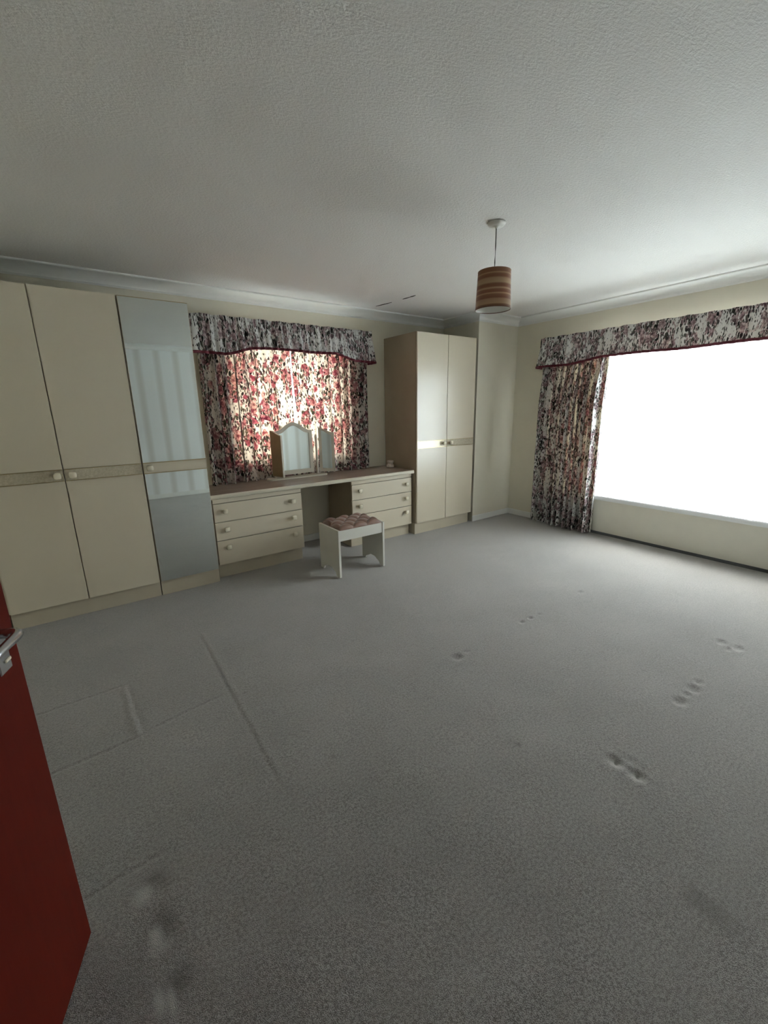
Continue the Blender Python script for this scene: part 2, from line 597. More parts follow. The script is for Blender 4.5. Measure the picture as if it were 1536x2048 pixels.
# two torn seams in the ceiling paper
for (xa, ya, xb, yb) in ((2.622, 3.765, 2.664, 3.55), (2.678, 3.40, 2.690, 3.30), (2.688, 3.31, 2.694, 3.225)):
    bm = bmesh.new()
    p, q = Vector((xa, ya, 0)), Vector((xb, yb, 0))
    d = (q - p).normalized(); nn = Vector((-d.y, d.x, 0))
    mid = (p + q) / 2
    pts = [p - mid, p.lerp(q, .35) + nn * .009 - mid, p.lerp(q, .7) + nn * .006 - mid, q - mid, p.lerp(q, .7) - nn * .004 - mid, p.lerp(q, .35) - nn * .006 - mid]
    prism(bm, [(v.x, v.y) for v in pts], 'z', -0.004, 0.0)
    finish('paper_tear', bm, 'crack', ceiling, loc=(mid.x, mid.y, ZC))

# --- carpet: real pits and creases pressed into the pile
xs = np.concatenate([np.arange(-1.66, -0.42, 0.03), np.arange(-0.42, 0.50, 0.006), np.arange(0.50, 3.10, 0.0095), np.arange(3.10, XR + 0.02, 0.02)])
ys = np.concatenate([np.arange(YF - .02, 0.05, 0.02), np.arange(0.05, 2.75, 0.0075), np.arange(2.75, YW + .02, 0.02)])
GX, GY = np.meshgrid(xs, ys, indexing='ij')
H = np.zeros_like(GX)
DK = np.zeros_like(GX)
LT = np.zeros_like(GX)


def gauss(cx, cy, rx, ry, p=1.0):
    return np.exp(-(((GX - cx) / rx) ** 2 + ((GY - cy) / ry) ** 2) ** p)


def pit(cx, cy, rx, ry, depth, rim=0.3):
    global H
    depth *= 0.62
    g = gauss(cx, cy, rx, ry, 1.6)
    H -= depth * g
    H += depth * rim * gauss(cx, cy, rx * 1.8, ry * 1.8) * (1 - g)


for (cx, cy, r, dp) in ((2.938, 1.538, .024, .012), (2.196, 1.521, .020, .012), (2.287, 1.521, .020, .012), (2.386, 1.513, .016, .006),
                        (1.564, 1.493, .030, .018), (1.648, 1.502, .018, .007), (2.394, .587, .022, .010), (2.31, .582, .030, .014),
                        (2.238, .587, .020, .010), (2.152, .587, .030, .016)):
    pit(cx, cy, r * 1.1, r * .9, dp)
for (cx, cy) in ((1.552, .594), (1.553, .513)):
    pit(cx, cy, .030, .034, .020, 0.35)
    H -= 0.012 * gauss(cx + .003, cy, .007, .007)
    DK += 0.8 * gauss(cx + .003, cy, .006, .006)
    LT += 0.55 * gauss(cx - .004, cy - .004, .020, .024, 2)
pit(1.60, .552, .020, .075, .008, 0.2)
for (cx, cy) in ((2.938, .65), (2.931, .567)):
    pit(cx, cy, .034, .024, .016, 0.35)
    LT += 0.5 * gauss(cx, cy, .022, .014, 2)
pit(2.876, .60, .022, .014, .010)


def crease(xa, ya, xb, yb, w, depth, step=0.0):
    """a pressed groove, with the pile on one side standing a little prouder"""
    global H
    L = math.hypot(xb - xa, yb - ya)
    dx, dy = (xb - xa) / L, (yb - ya) / L
    s = (GX - xa) * dx + (GY - ya) * dy
    t = -(GX - xa) * dy + (GY - ya) * dx
    t = t + 0.002 * np.sin(s * 23.0) + 0.0015 * np.sin(s * 61.0)
    fade = np.clip(s / 0.05, 0, 1) * np.clip((L - s) / 0.05, 0, 1)
    H -= depth * np.exp(-(t / w) ** 2) * fade
    H += step * np.exp(-((t - 1.8 * w) / (1.5 * w)) ** 2) * fade


crease(0.424, 2.69, 0.412, 1.28, .010, .0018, .0018)
crease(0.02, 1.905, -0.005, 2.38, .010, .003, .0035)
crease(-0.46, 2.365, 0.03, 2.372, .006, .0035, .001)
crease(-0.46, 1.885, 0.035, 1.917, .006, .004, .0015)
crease(-0.30, 1.278, 0.04, 1.293, .006, .004, .0015)
crease(0.03, 1.93, 0.40, 1.98, .006, .003, .001)
crease(1.64, 0.44, 1.56, 0.38, .006, .004, .002)
# stains and worn spots by the door, a dark nap patch in the foreground
for (cx, cy, rx, ry, a) in ((-.027, 1.222, .030, .022, .75), (-.005, 1.19, .03, .02, .45), (-.015, 1.06, .026, .05, .55), (-.03, 1.10, .03, .04, .35), (-.008, .915, .035, .03, .7), (-.03, .90, .012, .03, .5),
                            (1.313, .881, .010, .009, .9), (1.30, .90, .03, .03, .25), (2.55, 1.07, .012, .005, .7), (-.10, 1.0, .10, .10, .2)):
    DK += a * 0.7 * gauss(cx, cy, rx, ry)
for (cx, cy, rx, ry, a) in ((-.062, 1.188, .026, .028, .42), (-.046, 1.056, .016, .024, .55), (-.058, .90, .013, .030, .5), (-.033, .885, .010, .034, .55), (-.04, 1.02, .03, .02, .3)):
    LT += a * 1.35 * gauss(cx, cy, rx, ry, 1.5)
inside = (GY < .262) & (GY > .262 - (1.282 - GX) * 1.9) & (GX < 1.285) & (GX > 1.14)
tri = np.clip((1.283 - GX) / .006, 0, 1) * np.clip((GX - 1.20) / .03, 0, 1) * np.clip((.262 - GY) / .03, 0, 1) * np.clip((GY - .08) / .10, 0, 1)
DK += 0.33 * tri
rng = np.random.default_rng(3)
for _ in range(26):
    cx, cy = rng.uniform(.4, 3.0), rng.uniform(.3, 2.6)
    DK += 0.6 * gauss(cx, cy, .0075, .0055)
H += 0.0012 * np.sin(GX * 11 + 2 * np.sin(GY * 7)) * np.sin(GY * 9 + 1.5)
fm = grid_mesh('floor', GX, GY, H)
att = fm.color_attributes.new('wear', 'FLOAT_COLOR', 'POINT')
buf = np.zeros((GX.size, 4), np.float32)
buf[:, 0] = np.clip(DK, 0, 1).ravel(); buf[:, 1] = np.clip(LT, 0, 1).ravel(); buf[:, 3] = 1
att.data.foreach_set('color', buf.ravel())
floor = struct(link('floor', fm, 'carpet'), 'grey fitted carpet with furniture dents and creases')
# normals up
if fm.polygons[0].normal.z < 0:
    fm.flip_normals()


# --- coving, with a bead along the ceiling edge
def coving(name, p, q, n, trim_a=0.0, trim_b=0.0):
    """p->q runs along the wall, n points into the room"""
    W, D = 0.150, 0.072
    prof = [(0, 0), (0, -D), (0.006, -D), (0.010, -D + .006)]
    for i in range(9):
        a = math.pi / 2 * i / 8
        prof.append((W - .014 - (W - .030) * math.cos(a), -D + .010 + (D - .022) * math.sin(a)))
    prof += [(W - .012, -.010), (W - .002, -.011), (W, -.006), (W, 0)]
    p, q = Vector((p[0], p[1], ZC)), Vector((q[0], q[1], ZC))
    d = (q - p).normalized()
    n = Vector((n[0], n[1], 0))
    bm = bmesh.new()
    rows = []
    for base, tr in ((p, trim_a), (q, -trim_b)):
        rows.append([bm.verts.new(base + n * a + Vector((0, 0, b)) + d * tr * a) for a, b in prof])
    m = len(prof)
    for i in range(m):
        j = (i + 1) % m
        bm.faces.new((rows[0][i], rows[1][i], rows[1][j], rows[0][j]))
    bm.faces.new(rows[0]); bm.faces.new(rows[1][::-1])
    return struct(finish(name, bm, 'coving'))


coving('trim_1', (XL, YW), (XP, YW), (0, -1), 1, 1)
coving('trim_2', (XP, YW), (XP, YP), (-1, 0), 1, -1)
coving('trim_3', (XP, YP), (XR, YP), (0, -1), -1, 1)
coving('trim_4', (XR, YP), (XR, YF), (-1, 0), 1, 1)
coving('trim_5', (XR, YF), (XLD, YF), (0, 1), 1, 1)
coving('trim_6', (XL, 0.5), (XL, YW), (1, 0), 0, 1)


def skirting(name, x0, x1, y0, y1):
    return struct(box(name, x0, x1, y0, y1, 0.0, 0.072, 'white_paint', bev=0.005))


skirting('baseboard_pier', XP - 0.014, XR, YP - 0.016, YP)
skirting('baseboard_right', XR - 0.016, XR, 2.86, YP - 0.016)
skirting('baseboard_back', 1.57, 2.105, YW - 0.016, YW)
skirting('baseboard_front', XLD, XR - 0.016, YF, YF + 0.016)
# boarded panel under the window; dark strip paints in the shadow gap at the carpet
panel = struct(box('trim_7', XR - 0.024, XR, R_Y0 - .1, 2.86, 0.032, 0.395, 'panel', bev=0.002), 'painted panel under the wide window')
struct(box('trim_8', XR - 0.016, XR, R_Y0 - .1, 2.86, 0.0, 0.031, 'dark_gap'))


# --- windows
def frame_bars(name, bars, parent, mat='frame_white'):
    for b in bars:
        box(name, *b, mat, parent, bev=0.006)


w1 = struct(empty('window_1', ((B_X0 + B_X1) / 2, YW + .16, B_Z0)), 'window behind the closed floral curtains')
fy0, fy1 = YW + .13, YW + .19
frame_bars('window_frame', [(B_X0, B_X0 + .06, fy0, fy1, B_Z0 + .02, B_Z1), (B_X1 - .06, B_X1, fy0, fy1, B_Z0 + .02, B_Z1),
                            (B_X0 + .06, B_X1 - .06, fy0, fy1, B_Z0 + .02, B_Z0 + .08), (B_X0 + .06, B_X1 - .06, fy0, fy1, B_Z1 - .06, B_Z1)], w1)
box('window_sill', B_X0, B_X1, YW - .01, YW + .13, B_Z0, B_Z0 + .02, 'sill', w1, bev=.004)
box('pane', B_X0 + .06, B_X1 - .06, YW + .158, YW + .162, B_Z0 + .08, B_Z1 - .06, 'glass', w1)

w2 = struct(empty('window_2', (XR + .15, (R_Y0 + R_Y1) / 2, R_Z0)), 'wide bright window behind the white net')
fx0, fx1 = XR + .15, XR + .21
ym = 0.62
frame_bars('window_frame', [(fx0, fx1, R_Y0, R_Y0 + .06, R_Z0 + .02, R_Z1), (fx0, fx1, R_Y1 - .06, R_Y1, R_Z0 + .02, R_Z1),
                            (fx0, fx1, ym - .03, ym + .03, R_Z0 + .08, R_Z1 - .06), (fx0, fx1, 2.205, 2.222, R_Z0 + .08, R_Z1 - .06),
                            (fx0, fx1, R_Y0 + .06, R_Y1 - .06, R_Z0 + .02, R_Z0 + .08), (fx0, fx1, R_Y0 + .06, R_Y1 - .06, R_Z1 - .06, R_Z1)], w2)
for a, b in ((R_Y0 + .06, ym - .03), (ym + .03, 2.205), (2.222, R_Y1 - .06)):
    box('pane', fx0 + .028, fx0 + .032, a, b, R_Z0 + .08, R_Z1 - .06, 'glass', w2)
box('window_sill', XR - .045, fx0, R_Y0 - .03, R_Y1 + .03, R_Z0 - .022, R_Z0 + .012, 'sill', w2, bev=.006)
box('sill_moulding', XR - .028, XR, R_Y0 - .03, R_Y1 + .03, R_Z0 - .036, R_Z0 - .022, 'sill', w2, bev=.002)

# paving outside, so the daylight has ground to bounce from
bm = bmesh.new()
add_box(bm, XR + WT, 40, -25, 40, -0.32, -0.22)
add_box(bm, -20, XR + WT, YW + WT, 40, -0.32, -0.22)
struct(finish('ground_outside', bm, 'ground'), 'pale paving outside the windows')

# --- red door standing open at the left
EDGE = Vector((-0.189, 1.165, 0))
DU = Vector((-0.324, -0.946, 0)).normalized()      # from the leading edge to the hinge
DN = Vector((DU.y * -1, DU.x, 0))                  # face normal towards the camera
if DN.x < 0:
    DN = -DN
DOOR_W, DOOR_T, DOOR_H = 0.80, 0.040, 1.98
door = struct(empty('door_1', EDGE + DU * DOOR_W + Vector((0, 0, 0.008))), 'dark red door standing open beside the camera')
door.rotation_euler = (0, 0, math.atan2(-DU.y, -DU.x))     # local +x runs from hinge to leading edge
# local y: which side faces the camera
loc_n = Matrix.Rotation(-door.rotation_euler.z, 3, 'Z') @ DN
SY = 1 if loc_n.y > 0 else -1


def dpart(name, bm, mat, parent=door, loc=(0, 0, 0), smooth=False):
    return finish(name, bm, mat, parent, smooth, loc)


bm = bmesh.new()
add_box(bm, 0, DOOR_W, -SY * DOOR_T if SY > 0 else 0, 0 if SY > 0 else DOOR_T, 0, DOOR_H, 0.002)
dpart('door_leaf', bm, 'red')
bm = bmesh.new()
add_box(bm, -.021, .021, 0, .005 * SY, -.045, .045, 0.0015)
plate = dpart('handle_plate', bm, 'chrome', loc=(DOOR_W - .062, 0, 0.908))
bm = bmesh.new()
s = SY
tube(bm, [(0, .004 * s, 0), (0, .024 * s, 0), (-.002, .036 * s, 0), (-.010, .043 * s, 0), (-.024, .046 * s, 0), (-.06, .047 * s, .001), (-.09, .047 * s, 0), (-.115, .045 * s, -.003), (-.124, .040 * s, -.004)],
     [.010, .010, .0105, .0105, .010, .009, .009, .0085, .005], 12)
dpart('lever', bm, 'chrome', plate, loc=(0, 0, 0.042), smooth=True)
bm = bmesh.new()
add_box(bm, -.010, .010, 0, .003 * SY, -.0035, .0035, .001)
dpart('snib', bm, 'knob', plate, loc=(.008, .005 * SY, -.022))

# door lining
bm = bmesh.new()
add_box(bm, XLD - .10, XLD + .012, 0.345, 0.385, 0, 2.06)
add_box(bm, XLD - .10, XLD + .012, -0.445, -0.405, 0, 2.06)
add_box(bm, XLD - .10, XLD + .012, -0.445, 0.385, 2.02, 2.06)
struct(finish('trim_9', bm, 'white_paint'))


# ------------------------------------------------------------------ fitted furniture
def knob(parent, x, y, z, mat='knob', sc=1.35):
    """square-cushion knob on a brass neck, facing -y; x, y, z in world"""
    bm = bmesh.new()
    r0 = [(0.0075, 0.0), (0.0075, 0.010), (0.010, 0.012)]
    tmp = bmesh.new()
    prof = [(0.0, -0.001), (0.0085, -0.001), (0.0075, 0.006), (0.0075, 0.012), (0.013, 0.015), (0.0165, 0.020), (0.0160, 0.025), (0.011, 0.029), (0.0, 0.030)]
    lathe(tmp, prof, 24)
    for v in tmp.verts:                       # square off the cushion a little
        if v.co.z > 0.013:
            a = math.atan2(v.co.y, v.co.x)
            f = 1.0 / max(abs(math.cos(a)), abs(math.sin(a))) ** 0.55
            v.co.x *= f; v.co.y *= f
        v.co *= sc
        v.co = Vector((v.co.x, -v.co.z, v.co.y))
    me = bpy.data.meshes.new('knob')
    bmesh.ops.recalc_face_normals(tmp, faces=tmp.faces[:])
    tmp.to_mesh(me); tmp.free(); bm.free()
    return link('knob', me, mat, parent, True, Vector((x, y, z)) - world_loc(parent))


def wardrobe(label, x0, x1, yf, yb, ztop, zb, seams, knobs, mirrored=False, side='cream', name='wardrobe', gap_side=0.0):
    """yf = door face; doors between the seams"""
    t = empty(name, ((x0 + x1) / 2, (yf + yb) / 2, 0))
    tag(t, label, 'wardrobe')
    dt = 0.018
    bm = bmesh.new()
    add_box(bm, x0, x1, yf + dt + .001, yb, zb, ztop, 0.001)
    o = finish('carcass', bm, side, t)
    o.location = -Vector(t.location)
    box('plinth', x0 + .004, x1 - gap_side, yf + .035, yb, 0.0, zb, 'plinth', t, bev=.001)
    zk0, zk1 = 0.966, 1.043
    for (a, b), kx in zip(zip(seams, seams[1:]), knobs):
        d = box('door', a + .0028, b - .0028, yf, yf + dt, zb + .002, ztop - .002, 'cream', t, bev=.0015)
        bnd = box('band', a + .004, b - .004, yf - .0015, yf + .004, zk0, zk1, 'band' if not mirrored else 'cream', d)
        box('band_trim', a + .004, b - .004, yf - .004, yf + .002, zk1 - .004, zk1 + .001, 'gold', d)
        box('band_trim', a + .004, b - .004, yf - .004, yf + .002, zk0 - .001, zk0 + .004, 'gold', d)
        if mirrored:
            box('mirror_panel', a + .004, b - .004, yf - .003, yf + .002, zk1 + .003, ztop - .008, 'mirror', d)
            box('mirror_panel', a + .004, b - .004, yf - .003, yf + .002, zb + .006, zk0 - .003, 'mirror', d)
            box('mirror_edge', a + .002, a + .005, yf - .004, yf + .002, zb + .006, ztop - .006, 'gold', d)
            box('mirror_edge', a + .004, b - .004, yf - .004, yf + .002, ztop - .009, ztop - .005, 'gold', d)
        knob(d, kx, yf - .0015, 1.006)
    return t


wardrobe('cream two-door wardrobe with gold band beside the red door', -0.566, 0.324, 3.449, YW - .01, 2.154, 0.121, [-0.559, -0.131, 0.324], [-0.167, -0.085])
wardrobe('narrow wardrobe with full-height mirrored door left of the dressing table', 0.326, 0.766, 3.449, YW - .01, 2.154, 0.121, [0.326, 0.763], [0.369], mirrored=True)
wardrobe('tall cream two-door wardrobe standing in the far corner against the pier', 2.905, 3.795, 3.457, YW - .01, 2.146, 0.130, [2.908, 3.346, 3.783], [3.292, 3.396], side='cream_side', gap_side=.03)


def drawer_unit(label, x0, x1, kxs):
    t = empty('drawer_unit', ((x0 + x1) / 2, 3.75, 0))
    tag(t, label, 'drawers', 'drawer units under the dressing table top')
    yf = 3.513
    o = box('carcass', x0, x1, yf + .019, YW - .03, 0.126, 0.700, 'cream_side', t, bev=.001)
    box('plinth', x0 + .002, x1 - .004, yf + .05, YW - .03, 0.0, 0.126, 'plinth', t, bev=.001)
    box('filler_rail', x0, x1, yf + .004, yf + .019, 0.661, 0.700, 'cream', t, bev=.001)
    for (a, b), kz in zip(((0.499, 0.657), (0.340, 0.499), (0.126, 0.340)), (0.593, 0.436, 0.281)):
        d = box('drawer', x0, x1, yf, yf + .0185, a + .0030, b - .0030, 'cream', t, bev=.002)
        box('drawer_lip', x0 + .001, x1 - .001, yf - .002, yf + .006, b - .0085, b - .0022, 'edge', d, bev=.001)
        for kx in kxs:
            knob(d, kx, yf, kz)
    return t


drawer_unit('three-drawer cream unit beside the mirrored wardrobe', 0.786, 1.566, (0.873, 1.475))
drawer_unit('three-drawer cream unit beside the corner wardrobe', 2.111, 2.880, (2.197, 2.797))

# worktop
t = empty('dressing_table_top', (1.84, 3.75, 0.70))
tag(t, 'long dressing table top, brown with painted-in reflection, spanning both drawer units', 'table top')
box('worktop', 0.771, 2.899, 3.497, YW - .008, 0.7005, 0.735, 'top', t, bev=.003)
bm = bmesh.new()
prof = [(3.498, .7005), (3.490, .7010), (3.4845, .706), (3.483, .718), (3.4845, .730), (3.490, .735), (3.498, .7356)]
prism(bm, prof, 'x', 0.771, 2.893)
o = finish('edge_strip', bm, 'edge', t)
o.location = -Vector(t.location)

# ------------------------------------------------------------------ triple dressing mirror
t = empty('dressing_mirror', (1.71, 3.91, 0.7355))
tag(t, 'triple folding dressing mirror with arched cream frame on the table top', 'mirror')
TL = Vector(t.location)
ol = []
for i in range(13):
    a = -math.pi / 2 + math.pi * i / 12
    ol.append((2.00 + .035 * math.cos(a) - TL.x, 3.893 + .055 * math.sin(a) - TL.y))
for i in range(13):
    a = math.pi / 2 + math.pi * i / 12
    ol.append((1.43 + .035 * math.cos(a) - TL.x, 3.893 + .055 * math.sin(a) - TL.y))
bm = bmesh.new()
prism(bm, ol, 'z', 0, 0.016)
finish('base', bm, 'mirror_frame', t)
for px in (1.496, 1.948):
    bm = bmesh.new()
    lathe(bm, [(0, .014), (.016, .014), (.016, .022), (.011, .03), (.011, .36), (.015, .375), (.015, .39), (.010, .40), (.012, .408), (.008, .416), (0, .418)], 16, px - TL.x, (3.932 if px < 1.6 else 3.920) - TL.y)
    finish('post', bm, 'mirror_frame', t, True)


def arch(hw, zb, zsh, zap, n=28):
    """outline (x,z): flat bottom, ogee shoulders rising to a central arch"""
    pts = [(-hw, zb), (hw, zb)]
    for i in range(n + 1):
        x = hw - 2 * hw * i / n
        u = abs(x) / hw
        z = zap - (zap - zsh) * (0.5 - 0.5 * math.cos(math.pi * min(1.0, u * 1.06)))
        pts.append((x, z))
    return pts


cxm = 1.705
HW, FRW = 0.200, 0.036
outer = arch(HW, 0.770 - TL.z, 1.198 - TL.z, 1.280 - TL.z)
inner = arch(HW - FRW, 0.812 - TL.z, 1.172 - TL.z, 1.246 - TL.z)
fr = empty('centre_panel', (cxm - TL.x, 0.014, 0))
fr.parent = t
bm = bmesh.new()
ring_prism(bm, outer, inner, 'y', -0.010, 0.010)
finish('frame', bm, 'mirror_frame', fr)
bm = bmesh.new()
prism(bm, inner, 'y', -0.003, 0.001)
finish('glass', bm, 'mirror', fr)
bm = bmesh.new()
prism(bm, inner, 'y', 0.002, 0.006)
finish('backing', bm, 'mirror_back', fr)


def wing(hinge, free, ztop_h, ztop_f, zb, glass_side):
    hinge, free = Vector(hinge), Vector(free)
    w = (free - hinge).length
    p = empty('wing_panel', (hinge.x - TL.x, hinge.y - TL.y, 0))
    p.parent = t
    p.rotation_euler = (0, 0, math.atan2(free.y - hinge.y, free.x - hinge.x))

    def outline(ins):
        pts = [(ins, zb + ins * 1.1 - TL.z), (w - ins, zb + ins * 1.1 - TL.z)]
        for i in range(9):
            u = 1 - i / 8
            x = ins + (w - 2 * ins) * u
            z = ztop_h + (ztop_f - ztop_h) * (0.5 - 0.5 * math.cos(math.pi * u))
            pts.append((x, z - ins * 0.9 - TL.z))
        return pts
    bm = bmesh.new()
    ring_prism(bm, outline(0), outline(.030), 'y', -0.009, 0.009)
    finish('frame', bm, 'mirror_frame', p)
    g = .003 * glass_side
    bm = bmesh.new()
    prism(bm, outline(.030), 'y', min(0, g), max(0, g))
    finish('glass', bm, 'mirror', p)
    bm = bmesh.new()
    b0, b1 = -.0005 * glass_side, -.0098 * glass_side
    prism(bm, outline(.004), 'y', min(b0, b1), max(b0, b1))
    finish('backing', bm, 'mirror_back', p)


wing((1.478, 3.935), (1.520, 3.775), 1.208, 1.166, 0.768, 1)
wing((1.985, 3.935), (2.128, 3.862), 1.214, 1.166, 0.762, -1)

# trinket pot
t = empty('trinket_pot', (2.848, 3.86, 0.735))
tag(t, 'small pale lidded pot on the table top by the corner wardrobe', 'pot')
bm = bmesh.new()
lathe(bm, [(0, 0), (.040, 0), (.044, .004), (.044, .024), (.038, .031), (.033, .036), (.033, .044), (0, .044)], 28)
finish('body', bm, 'pot', t, True)
bm = bmesh.new()
lathe(bm, [(0, .0445), (.034, .0445), (.036, .052), (.039, .062), (.040, .070), (.037, .076), (.030, .079), (0, .080)], 28)
finish('lid', bm, 'pot', t, True)

# ------------------------------------------------------------------ stool
SX0, SX1, SY0, SY1 = 1.598, 2.066, 2.903, 3.250
t = empty('dressing_stool', ((SX0 + SX1) / 2, (SY0 + SY1) / 2, 0))
tag(t, 'white stool with buttoned brown satin seat before the dressing table', 'stool')
SL = Vector(t.location)


def side_outline():
    y0, y1 = SY0 - SL.y, SY1 - SL.y
    w = y1 - y0
    pts = [(y0, .006), (y0 + .055, .006)]
    cut = [(.062, .020), (.070, .034), (.082, .040), (.098, .044), (.120, .058), (.145, .066)]
    for a, z in cut:
        pts.append((y0 + a, z))
    for a, z in reversed(cut):
        pts.append((y1 - a, z))
    pts += [(y1 - .055, .006), (y1, .006), (y1, .420), (y0, .420)]
    return pts


for x0 in (SX0, SX1 - .018):
    bm = bmesh.new()
    prism(bm, side_outline(), 'x', x0 - SL.x, x0 + .018 - SL.x)
    sp = finish('side_panel', bm, 'stool_white', t)
    for yy in (SY0 + .027, SY1 - .027):
        bm = bmesh.new()
        lathe(bm, [(0, 0), (.007, 0), (.008, .003), (.008, .006), (0, .0062)], 12, x0 + .009 - SL.x, yy - SL.y)
        finish('glide', bm, 'dark_gap', sp)
for y0 in (SY0 + .006, SY1 - .022):
    box('apron', SX0 + .018, SX1 - .018, y0, y0 + .016, .325, .416, 'stool_white', t, bev=.001)
nx, ny = 85, 67
u = np.linspace(0, 1, nx)[:, None] * np.ones((1, ny))
v = np.ones((nx, 1)) * np.linspace(0, 1, ny)[None, :]
wx, wy = SX1 - SX0 - .040, SY1 - SY0 - .012
X = (u - .5) * wx
Y = (v - .5) * wy
px_, py_ = .140, .150
A = X / px_ + Y / py_
B = X / px_ - Y / py_
pil = np.sqrt(np.abs(np.sin(np.pi * (A + .5)) * np.sin(np.pi * (B + .5))))
edge = np.clip(np.minimum(np.minimum(u, 1 - u) * wx, np.minimum(v, 1 - v) * wy) / .035, 0, 1)
edge = np.sqrt(1 - (1 - edge) ** 2)
Z = .404 + edge * (.026 + .030 * pil ** .75)
sm = grid_mesh('seat', X, Y, Z, u, v)
seat = link('seat', sm, 'satin', t, True)
mod = seat.modifiers.new('thick', 'SOLIDIFY'); mod.thickness = 0.012; mod.offset = -1
bs = bmesh.new(); lathe(bs, [(.0065, -.002), (.0065, .001), (.0045, .003), (0, .0037)], 12)
bme = bpy.data.meshes.new('button'); bmesh.ops.recalc_face_normals(bs, faces=bs.faces[:]); bs.to_mesh(bme); bs.free(); bme.materials.append(MAT['satin'])
for ia in range(-6, 7):
    for ib in range(-6, 7):
        a, b = ia + .5, ib + .5
        xx, yy = (a + b) / 2 * px_, (a - b) / 2 * py_
        if abs(xx) < wx / 2 - .03 and abs(yy) < wy / 2 - .03:
            link('button', bme, None, seat, True, (xx, yy, .4325))

# ------------------------------------------------------------------ pendant lamp
LX, LY = 2.080, 1.785
t = empty('pendant_lamp', (LX, LY, ZC))
tag(t, 'brown banded drum lampshade hanging from the ceiling on a thin cord', 'lamp')
bm = bmesh.new()
lathe(bm, [(0, 0), (.050, 0), (.050, -.008), (.044, -.016), (.030, -.019), (.010, -.021), (.006, -.030), (0, -.031)], 32)
finish('ceiling_rose', bm, 'plastic', t, True)
bm = bmesh.new()
tube(bm, [(0, 0, -.026), (.001, 0, -.12), (0, 0, -.20), (0, 0, -.285)], .0034, 8)
finish('cord', bm, 'cord', t, True)
bm = bmesh.new()
lathe(bm, [(.0, -.270), (.012, -.270), (.016, -.280), (.016, -.315), (.020, -.320), (.020, -.335), (0, -.336)], 20)
finish('lamp_holder', bm, 'plastic', t, True)
bm = bmesh.new()
seg = 56
R0, R1, HS = .101, .0925, .205
lathe(bm, [(R0, 0), (R0 + .0010, .002), (R0 + .0008, .006), (R0, .008), (R1, HS - .006), (R1 + .001, HS - .003), (R1, HS), (R1 - .002, HS), (R1 - .002, HS - .004), (R0 - .002, .006), (R0 - .002, 0), (R0, 0)], seg)
shade = finish('shade', bm, 'shade', t, True, (0, 0, -.452))
bm = bmesh.new()
lathe(bm, [(R0 - .0026, .004), (R1 - .0026, HS - .005), (R1 - .0032, HS - .005), (R0 - .0032, .004)], seg)
finish('lining', bm, 'plastic', shade, True)
bm = bmesh.new()
for i in range(3):
    a = i * 2 * math.pi / 3 + .3
    tube(bm, [(.016 * math.cos(a), .016 * math.sin(a), .155), ((R1 - .001) * math.cos(a), (R1 - .001) * math.sin(a), .185)], .0016, 6)
lathe(bm, [(.015, .152), (.019, .152), (.019, .156), (.015, .156), (.015, .152)], 20)
finish('spider_ring', bm, 'plastic', shade)


# ------------------------------------------------------------------ curtains and valances
def cloth(name, path, nrm, z0, z1, folds, amp, mat, nz=60, nu=None, seed=0, edge_a=None, edge_b=None, pinch=0.45, full=1.0, dy=None, voff=0.0, amp_s=None, uoff=0.0):
    """hanging fabric: path(s)->(x,y) along the rail, folded along nrm; UV in metres of cloth"""
    rg = np.random.default_rng(seed)
    nu = nu or folds * 26
    s = np.linspace(0, 1, nu + 1)
    kn = np.linspace(0, 1, folds * 2 + 1)
    w = kn.copy()
    w[1:-1] += rg.uniform(-.30, .30, len(kn) - 2) / (folds * 2)
    ph = np.interp(s, w, np.arange(len(kn)) * math.pi)
    loc_amp = np.interp(s, np.linspace(0, 1, folds + 2), rg.uniform(.6, 1.25, folds + 2))
    if amp_s is not None:
        loc_amp = loc_amp * amp_s(s)
    base = np.sin(ph) + .22 * np.sin(2 * ph + rg.uniform(0, 6)) + .12 * np.sin(3.3 * ph + 1.0)
    zz = np.linspace(0, 1, nz + 1)               # 0 bottom, 1 top
    S, T = np.meshgrid(s, zz, indexing='ij')
    ampT = amp * (1 - pinch * np.clip((T - .75) / .25, 0, 1) ** 1.0) * (1 + .10 * np.sin(5 * T + 4 * S))
    wob = .06 * np.sin(9 * S + 3.0 * T) * (1 - T)
    F = np.interp(np.clip(S + wob * .06, 0, 1).ravel(), s, base * loc_amp).reshape(S.shape)
    px, py = path(S, T)
    lat = .35 * amp * np.cos(np.interp(S.ravel(), s, ph).reshape(S.shape)) * np.sin(math.pi * S)
    tx, ty = -nrm[1], nrm[0]
    X = px + nrm[0] * F * ampT + tx * lat
    Y = py + nrm[1] * F * ampT + ty * lat
    if dy is not None:
        ddx, ddy = dy(S, T)
        X = X + ddx; Y = Y + ddy
    zb_ = z0(S) if callable(z0) else z0
    Z = zb_ + (z1 - zb_) * T
    mid = nz // 2
    seg_ = np.hypot(np.diff(X[:, mid]), np.diff(Y[:, mid]))
    U1 = np.concatenate([[0], np.cumsum(seg_)]) * full + uoff
    U = U1[:, None] * np.ones_like(S)
    V = Z + voff
    me = grid_mesh(name, X, Y, Z, U, V)
    return link(name, me, mat), (X, Y, Z)


def bottom_y(x):
    return x


# back window pair
def pathL(S, T):
    x = 0.905 + (1.762 - 0.905) * S
    y = 3.955 + 0.038 * np.clip(S / .65, 0, 1)
    return x, y


def pathR(S, T):
    zt = 0.738 + (2.12 - 0.738) * T
    x0 = 1.768 + 0.026 * np.clip((1.72 - zt) / .45, 0, 1)
    x = x0 + (2.630 - x0) * S
    y = 3.993 - 0.035 * np.clip((S - .35) / .65, 0, 1)
    return x, y


